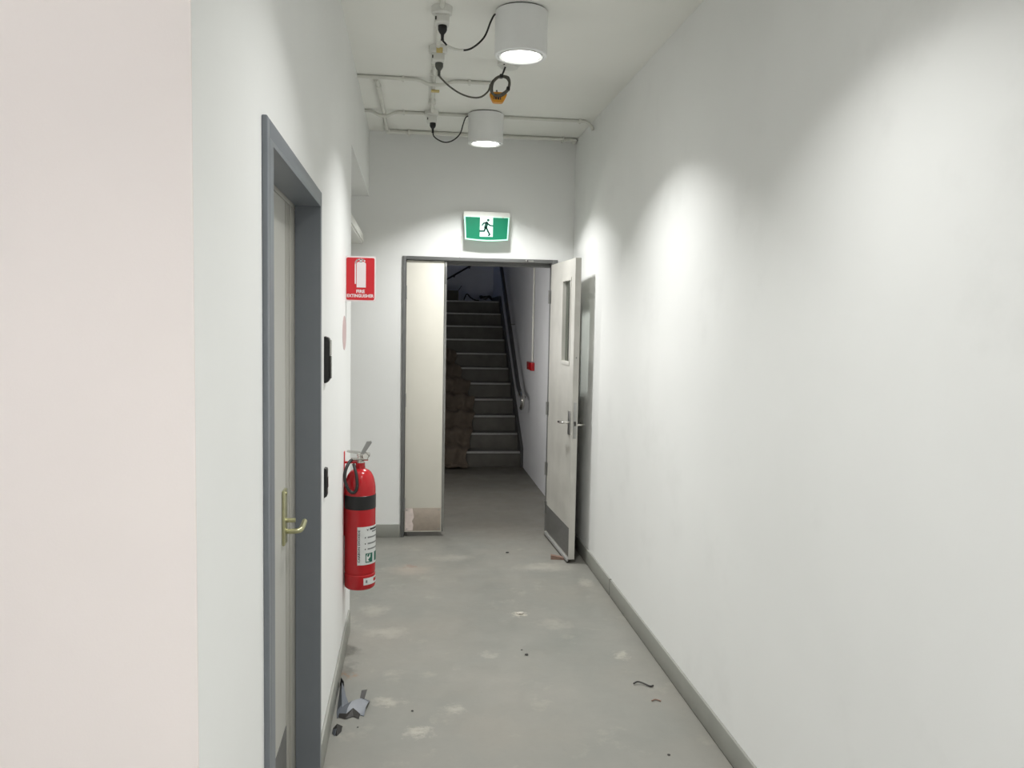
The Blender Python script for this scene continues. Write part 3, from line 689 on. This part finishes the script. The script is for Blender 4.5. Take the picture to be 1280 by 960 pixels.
# ================================================================ LEFT WALL DEVICES
cr = thing('card_reader', (XL, 3.09, 1.5), 'tall black card reader on the left wall beside the door frame', 'card reader')
bm = NB(); prism(bm, [(0, -.087), (.012, -.084), (.020, -.074), (.020, .070), (.016, .081), (0, .087)], lambda a, c, d: (XL+a, d, 1.5+c), 3.055, 3.105)
bmesh.ops.bevel(bm, geom=[e for e in bm.edges], offset=.002, segments=2, affect='EDGES'); obj('housing', bm, 'black', cr)
obj('window', box(NB(), (XL+.018, 3.060, 1.515), (XL+.0235, 3.103, 1.573), .002), 'plug_pale', cr, label='pale translucent upper window'); obj('keypad_face', box(NB(), (XL+.018, 3.060, 1.43), (XL+.0245, 3.103, 1.514), .002), 'blackgloss', cr)
ws = thing('exit_button', (XL, 3.08, 1.04), 'small flat black switch plate on the left wall below the card reader', 'switch')
bm = NB(); prism(bm, [(0, -.056), (.010, -.050), (.0115, -.045), (.0115, .047), (.009, .054), (0, .056)], lambda a, c, d: (XL+a, d, 1.039+c), 3.06, 3.10)
obj('plate', bm, 'black', ws); obj('button', box(NB(), (XL+.0115, 3.07, 1.02), (XL+.0135, 3.09, 1.06), .001), 'blackgloss', ws)

# ================================================================ FIRE EXTINGUISHER
EX, EY, ER, Z0 = -.2395, 3.985, .0755, .342
fe = thing('fire_extinguisher', (EX, EY, Z0), 'red fire extinguisher with black band hung on the left wall', 'fire extinguisher')
bm = NB()
prof = [(0, Z0), (ER-.008, Z0), (ER-.002, Z0+.006), (ER, Z0+.014), (ER, Z0+.070), (ER-.0025, Z0+.073), (ER-.0025, Z0+.078), (ER-.0005, Z0+.081), (ER-.0005, .82)]
for k in range(1, 9):
    a = PI/2*k/9; prof.append((.024+(ER-.0245)*math.cos(a)**.9, .82+.105*math.sin(a)))
prof += [(.024, .928), (.0225, .945), (.0225, .957), (0, .957)]
lathe(bm, prof, EX, EY, 56); obj('cylinder', bm, 'red', fe)
obj('black_band', lathe(NB(), [(ER-.0005, .737), (ER+.0006, .738), (ER+.0006, .803), (ER-.0005, .804)], EX, EY, 56), 'black', fe)
def cyl(th, z, off=.0008):   # th: angle from facing the viewer (-y) towards +x
    return (EX+(ER+off)*math.sin(th), EY-(ER+off)*math.cos(th), z)
def patch(th0, th1, z0, z1, off, skew=0.0, n=24):
    bm = NB(); A = []; B = []
    for k in range(n+1):
        th = th0+(th1-th0)*k/n; A.append(bm.verts.new(cyl(th, z0, off))); B.append(bm.verts.new(cyl(th, z1, off)))
    for k in range(n): bm.faces.new((A[k], A[k+1], B[k+1], B[k]))
    return bm
R_ = math.radians
lb = obj('label', patch(R_(-6), R_(118), .468, .655, .0006), 'paper', fe, label='white printed label')
bm = NB(); text_mesh(bm, 'CARBON DIOXIDE', .0095, lambda a, c: cyl(R_(3.5)-c/ER+.0, .561+a, .0012), .025, .16); obj('vertical_lettering', bm, 'ink', lb, smooth=False)
bm = NB(); tube_pts = 0
A = [cyl(R_(26), .647, .0012), cyl(R_(32), .640, .0012), cyl(R_(38), .647, .0012), cyl(R_(32), .634, .0012)]
vs4 = [bm.verts.new(p) for p in A]; bm.faces.new(vs4); 
obj('brand_mark', bm, 'ink', lb, smooth=False)
bm = patch(R_(42), R_(100), .637, .646, .0012, n=12); obj('brand_bar', bm, 'ink', lb)
for zz in (.628, .602, .572, .545): obj('small_print', patch(R_(32 if zz < .62 else 52), R_(92), zz-.0035, zz+.0035, .0012, n=10), 'inkgrey', lb)
for zz in (.602, .572, .545): obj('bullet', patch(R_(21), R_(25), zz-.003, zz+.003, .0012, n=2), 'ink', lb)
gs = obj('green_pictogram', patch(R_(24), R_(55), .478, .524, .0011, n=8), 'inkgreen', lb)
bm = NB(); vv = [bm.verts.new(cyl(R_(a), z, .0016)) for a, z in ((27, .483), (40, .483), (34, .492), (44, .505), (44, .52), (30, .52), (27, .51))]; bm.faces.new(vv); obj('pictogram_shape', bm, 'paper', gs, smooth=False)
obj('green_pictogram', patch(R_(66), R_(100), .478, .524, .0011, n=8), 'inkgreen', lb)
lb2 = obj('service_label', patch(R_(17), R_(100), .368, .402, .0006), 'paper', fe, label='small white service sticker near the bottom')
obj('red_mark', patch(R_(62), R_(98), .378, .394, .0011, n=8), 'red', lb2)
obj('stamp_ring', patch(R_(25), R_(32), .378, .392, .0011, n=4), 'inkgrey', lb2)
# valve, levers, gauge
vz = .957
bm = NB(); lathe(bm, [(0, vz), (.019, vz), (.019, vz+.008), (.014, vz+.010), (.014, vz+.030), (.017, vz+.032), (.017, vz+.040), (0, vz+.042)], EX, EY, 20)
tube(bm, [(EX-.045, EY-.008, vz+.016), (EX+.038, EY-.004, vz+.018)], .0085, 12); obj('valve', bm, 'chrome', fe)
obj('gauge', tube(NB(), [(EX+.030, EY-.004, vz+.032), (EX+.026, EY-.028, vz+.034)], .013, 18), 'chrome', fe)
bm = NB(); box(bm, (EX-.012, EY-.012, vz+.030), (EX+.046, EY+.012, vz+.050), .004); obj('lever_mount', bm, 'chrome', fe)
bm = NB(); prism(bm, [(.000, .044), (.020, .044), (.055, .098), (.050, .106), (.030, .103)], lambda a, c, d: (EX+a, d, vz+c), EY-.012, EY+.012); obj('squeeze_lever', bm, 'steel', fe)
bm = NB(); prism(bm, [(.0, .040), (-.062, .052), (-.066, .056), (-.062, .060), (.0, .054)], lambda a, c, d: (EX+a, d, vz+c), EY-.010, EY+.010); obj('carry_handle', bm, 'chrome', fe)
hp = catmull([(EX-.038, EY-.008, vz+.016), (EX-.052, EY-.03, vz+.004), (EX-.066, EY-.06, vz-.030), (EX-.067, EY-.078, vz-.075), (EX-.048, EY-.088, vz-.118), (EX-.025, EY-.090, vz-.130), (EX-.010, EY-.088, vz-.108), (EX-.012, EY-.075, vz-.060), (EX-.022, EY-.055, vz-.022), (EX-.030, EY-.03, vz-.004)], 6)
obj('hose', tube(NB(), hp, .0075, 12), 'cable', fe)
bk = obj('wall_bracket', box(NB(), (XL, EY-.018, .60), (XL+.0035, EY+.018, 1.012), .001), 'signred', fe)
obj('bracket_arm', box(NB(), (XL+.003, EY-.006, vz-.004), (EX-.012, EY+.006, vz+.006), .002), 'signred', bk)

# ================================================================ FLOOR ODDMENTS
wd = thing('door_wedge', (1.04, 5.50, 0), 'small brown wooden wedge jammed under the open door', 'wedge')
bm = NB(); prism(bm, [(0, 0), (.13, 0), (.13, .008), (0, .030)], lambda a, c, d: (.985+a*.98+(d-.0)*.2, 5.515-a*.12+d, c), 0, .035); obj('wood_block', bm, 'wood', wd)

def shard(cx, cy, pts, th, z0=0.0):
    """torn bent plastic: fan of quads following 3-D strips, given thickness"""
    bm = NB(); rows = [[bm.verts.new((cx+a, cy+b_, z0+c*.8)) for a, b_, c in row] for row in pts]
    for r0, r1 in zip(rows, rows[1:]):
        for k in range(len(r0)-1): bm.faces.new((r0[k], r0[k+1], r1[k+1], r1[k]))
    bmesh.ops.recalc_face_normals(bm, faces=bm.faces); bmesh.ops.solidify(bm, geom=bm.faces[:], thickness=th)
    return bm
t = thing('plastic_scrap', (-.27, 3.40, 0), 'torn crumpled grey plastic strip on the floor against the left wall', 'debris')
obj('upright_flap', shard(-.300, 3.40, [[(0, .20, .004), (.002, .10, .004), (.004, -.02, .004), (.010, -.08, .003)], [(.008, .19, .045), (.014, .10, .05), (.024, .0, .03), (.035, -.05, .012)], [(.022, .16, .02), (.034, .08, .028), (.050, .02, .022), (.055, -.05, .004)]], .002), 'scrap', t)
obj('folded_strip', shard(-.285, 3.36, [[(.0, -.02, .003), (.03, -.045, .003), (.07, -.01, .003), (.105, -.03, .003)], [(.005, .03, .02), (.035, .005, .03), (.075, .03, .035), (.11, .02, .022)], [(.03, .06, .006), (.05, .04, .045), (.085, .055, .05), (.12, .05, .03)], [(.03, .09, .003), (.06, .09, .012), (.10, .10, .02), (.125, .10, .006)]], .002), 'scrap', t)
obj('dark_edge', shard(-.285, 3.36, [[(.0, -.03, .002), (.03, -.05, .002), (.06, -.03, .003), (.085, -.05, .002)], [(.004, -.02, .016), (.034, -.035, .022), (.058, .0, .03), (.09, -.03, .014)]], .002), 'scrapdark', t)
obj('dark_tip', shard(-.205, 3.41, [[(0, 0, .03), (.02, .02, .032)], [(.006, .06, .06), (.03, .07, .058)]], .002), 'scrapdark', t)
t = thing('plastic_scrap', (-.295, 3.60, 0), 'small dark plastic flake leaning on the left baseboard behind the torn strip', 'debris')
obj('flake', shard(-.303, 3.585, [[(0, .05, .004), (.012, 0, .003), (.02, -.05, .003)], [(.006, .04, .05), (.02, .01, .042), (.024, -.03, .012)]], .002), 'scrapdark', t)
t = thing('plastic_scrap', (-.28, 3.21, 0), 'small dark crumpled plastic piece on the floor nearest the door frame', 'debris')
obj('crumple', shard(-.298, 3.20, [[(0, 0, .003), (.02, -.025, .002), (.036, .01, .003)], [(.002, .02, .014), (.018, .015, .040), (.036, .035, .014)], [(.012, .04, .003), (.024, .05, .012), (.038, .05, .003)]], .0025), 'scrapdark', t)
obj('pale_edge', shard(-.298, 3.195, [[(0, .0, .002), (.012, -.018, .002)], [(.004, .01, .018), (.016, .0, .028)]], .002), 'scrap', t)

def crumb(x, y, s, mt_, label, cat='debris', group=None, h=.35, seed=1):
    rr = random.Random(seed); bm = NB(); bmesh.ops.create_icosphere(bm, subdivisions=2, radius=s)
    for v in bm.verts:
        v.co *= rr.uniform(.7, 1.15); v.co.z *= h
    z = min(v.co.z for v in bm.verts); bmesh.ops.translate(bm, verts=bm.verts, vec=(x, y, -z))
    solo('floor_crumb', bm, mt_, label, cat, group, smooth=False)
crumb(.585, 3.9, .010, 'scrapdark', 'dark pebble on the floor in mid corridor', seed=2)
crumb(.57, 3.965, .005, 'scrapdark', 'tiny dark crumb beside the mid corridor pebble', seed=3)
crumb(.70, 5.70, .012, 'scrapdark', 'dark chip on the floor just before the doorway', seed=4)
crumb(1.0, 2.92, .006, 'scrapdark', 'tiny dark crumb on the floor nearest the viewer on the right', seed=5)
crumb(.02, 3.36, .006, 'scrapdark', 'tiny dark crumb on the floor right of the torn plastic', seed=6)
crumb(-.20, 3.24, .004, 'scrapdark', 'tiny crumb beside the crumpled plastic piece', seed=7)
crumb(.63, 4.48, .022, 'plaster', 'pale plaster flake on the floor in mid corridor', h=.18, seed=8)
bm = tube(NB(), catmull([(1.03, 3.53, .006), (1.05, 3.535, .012), (1.075, 3.525, .008), (1.10, 3.50, .005), (1.115, 3.505, .005)], 5), .004, 6)
solo('wire_scrap', bm, 'scrapdark', 'thin bent dark scrap on the floor near the right wall', 'debris')
bm = tube(NB(), catmull([(1.065, 3.36, .004), (1.085, 3.37, .005), (1.105, 3.355, .004)], 5), .003, 6)
solo('wire_scrap', bm, 'wood', 'tiny curled tan scrap on the floor near the right wall', 'debris')
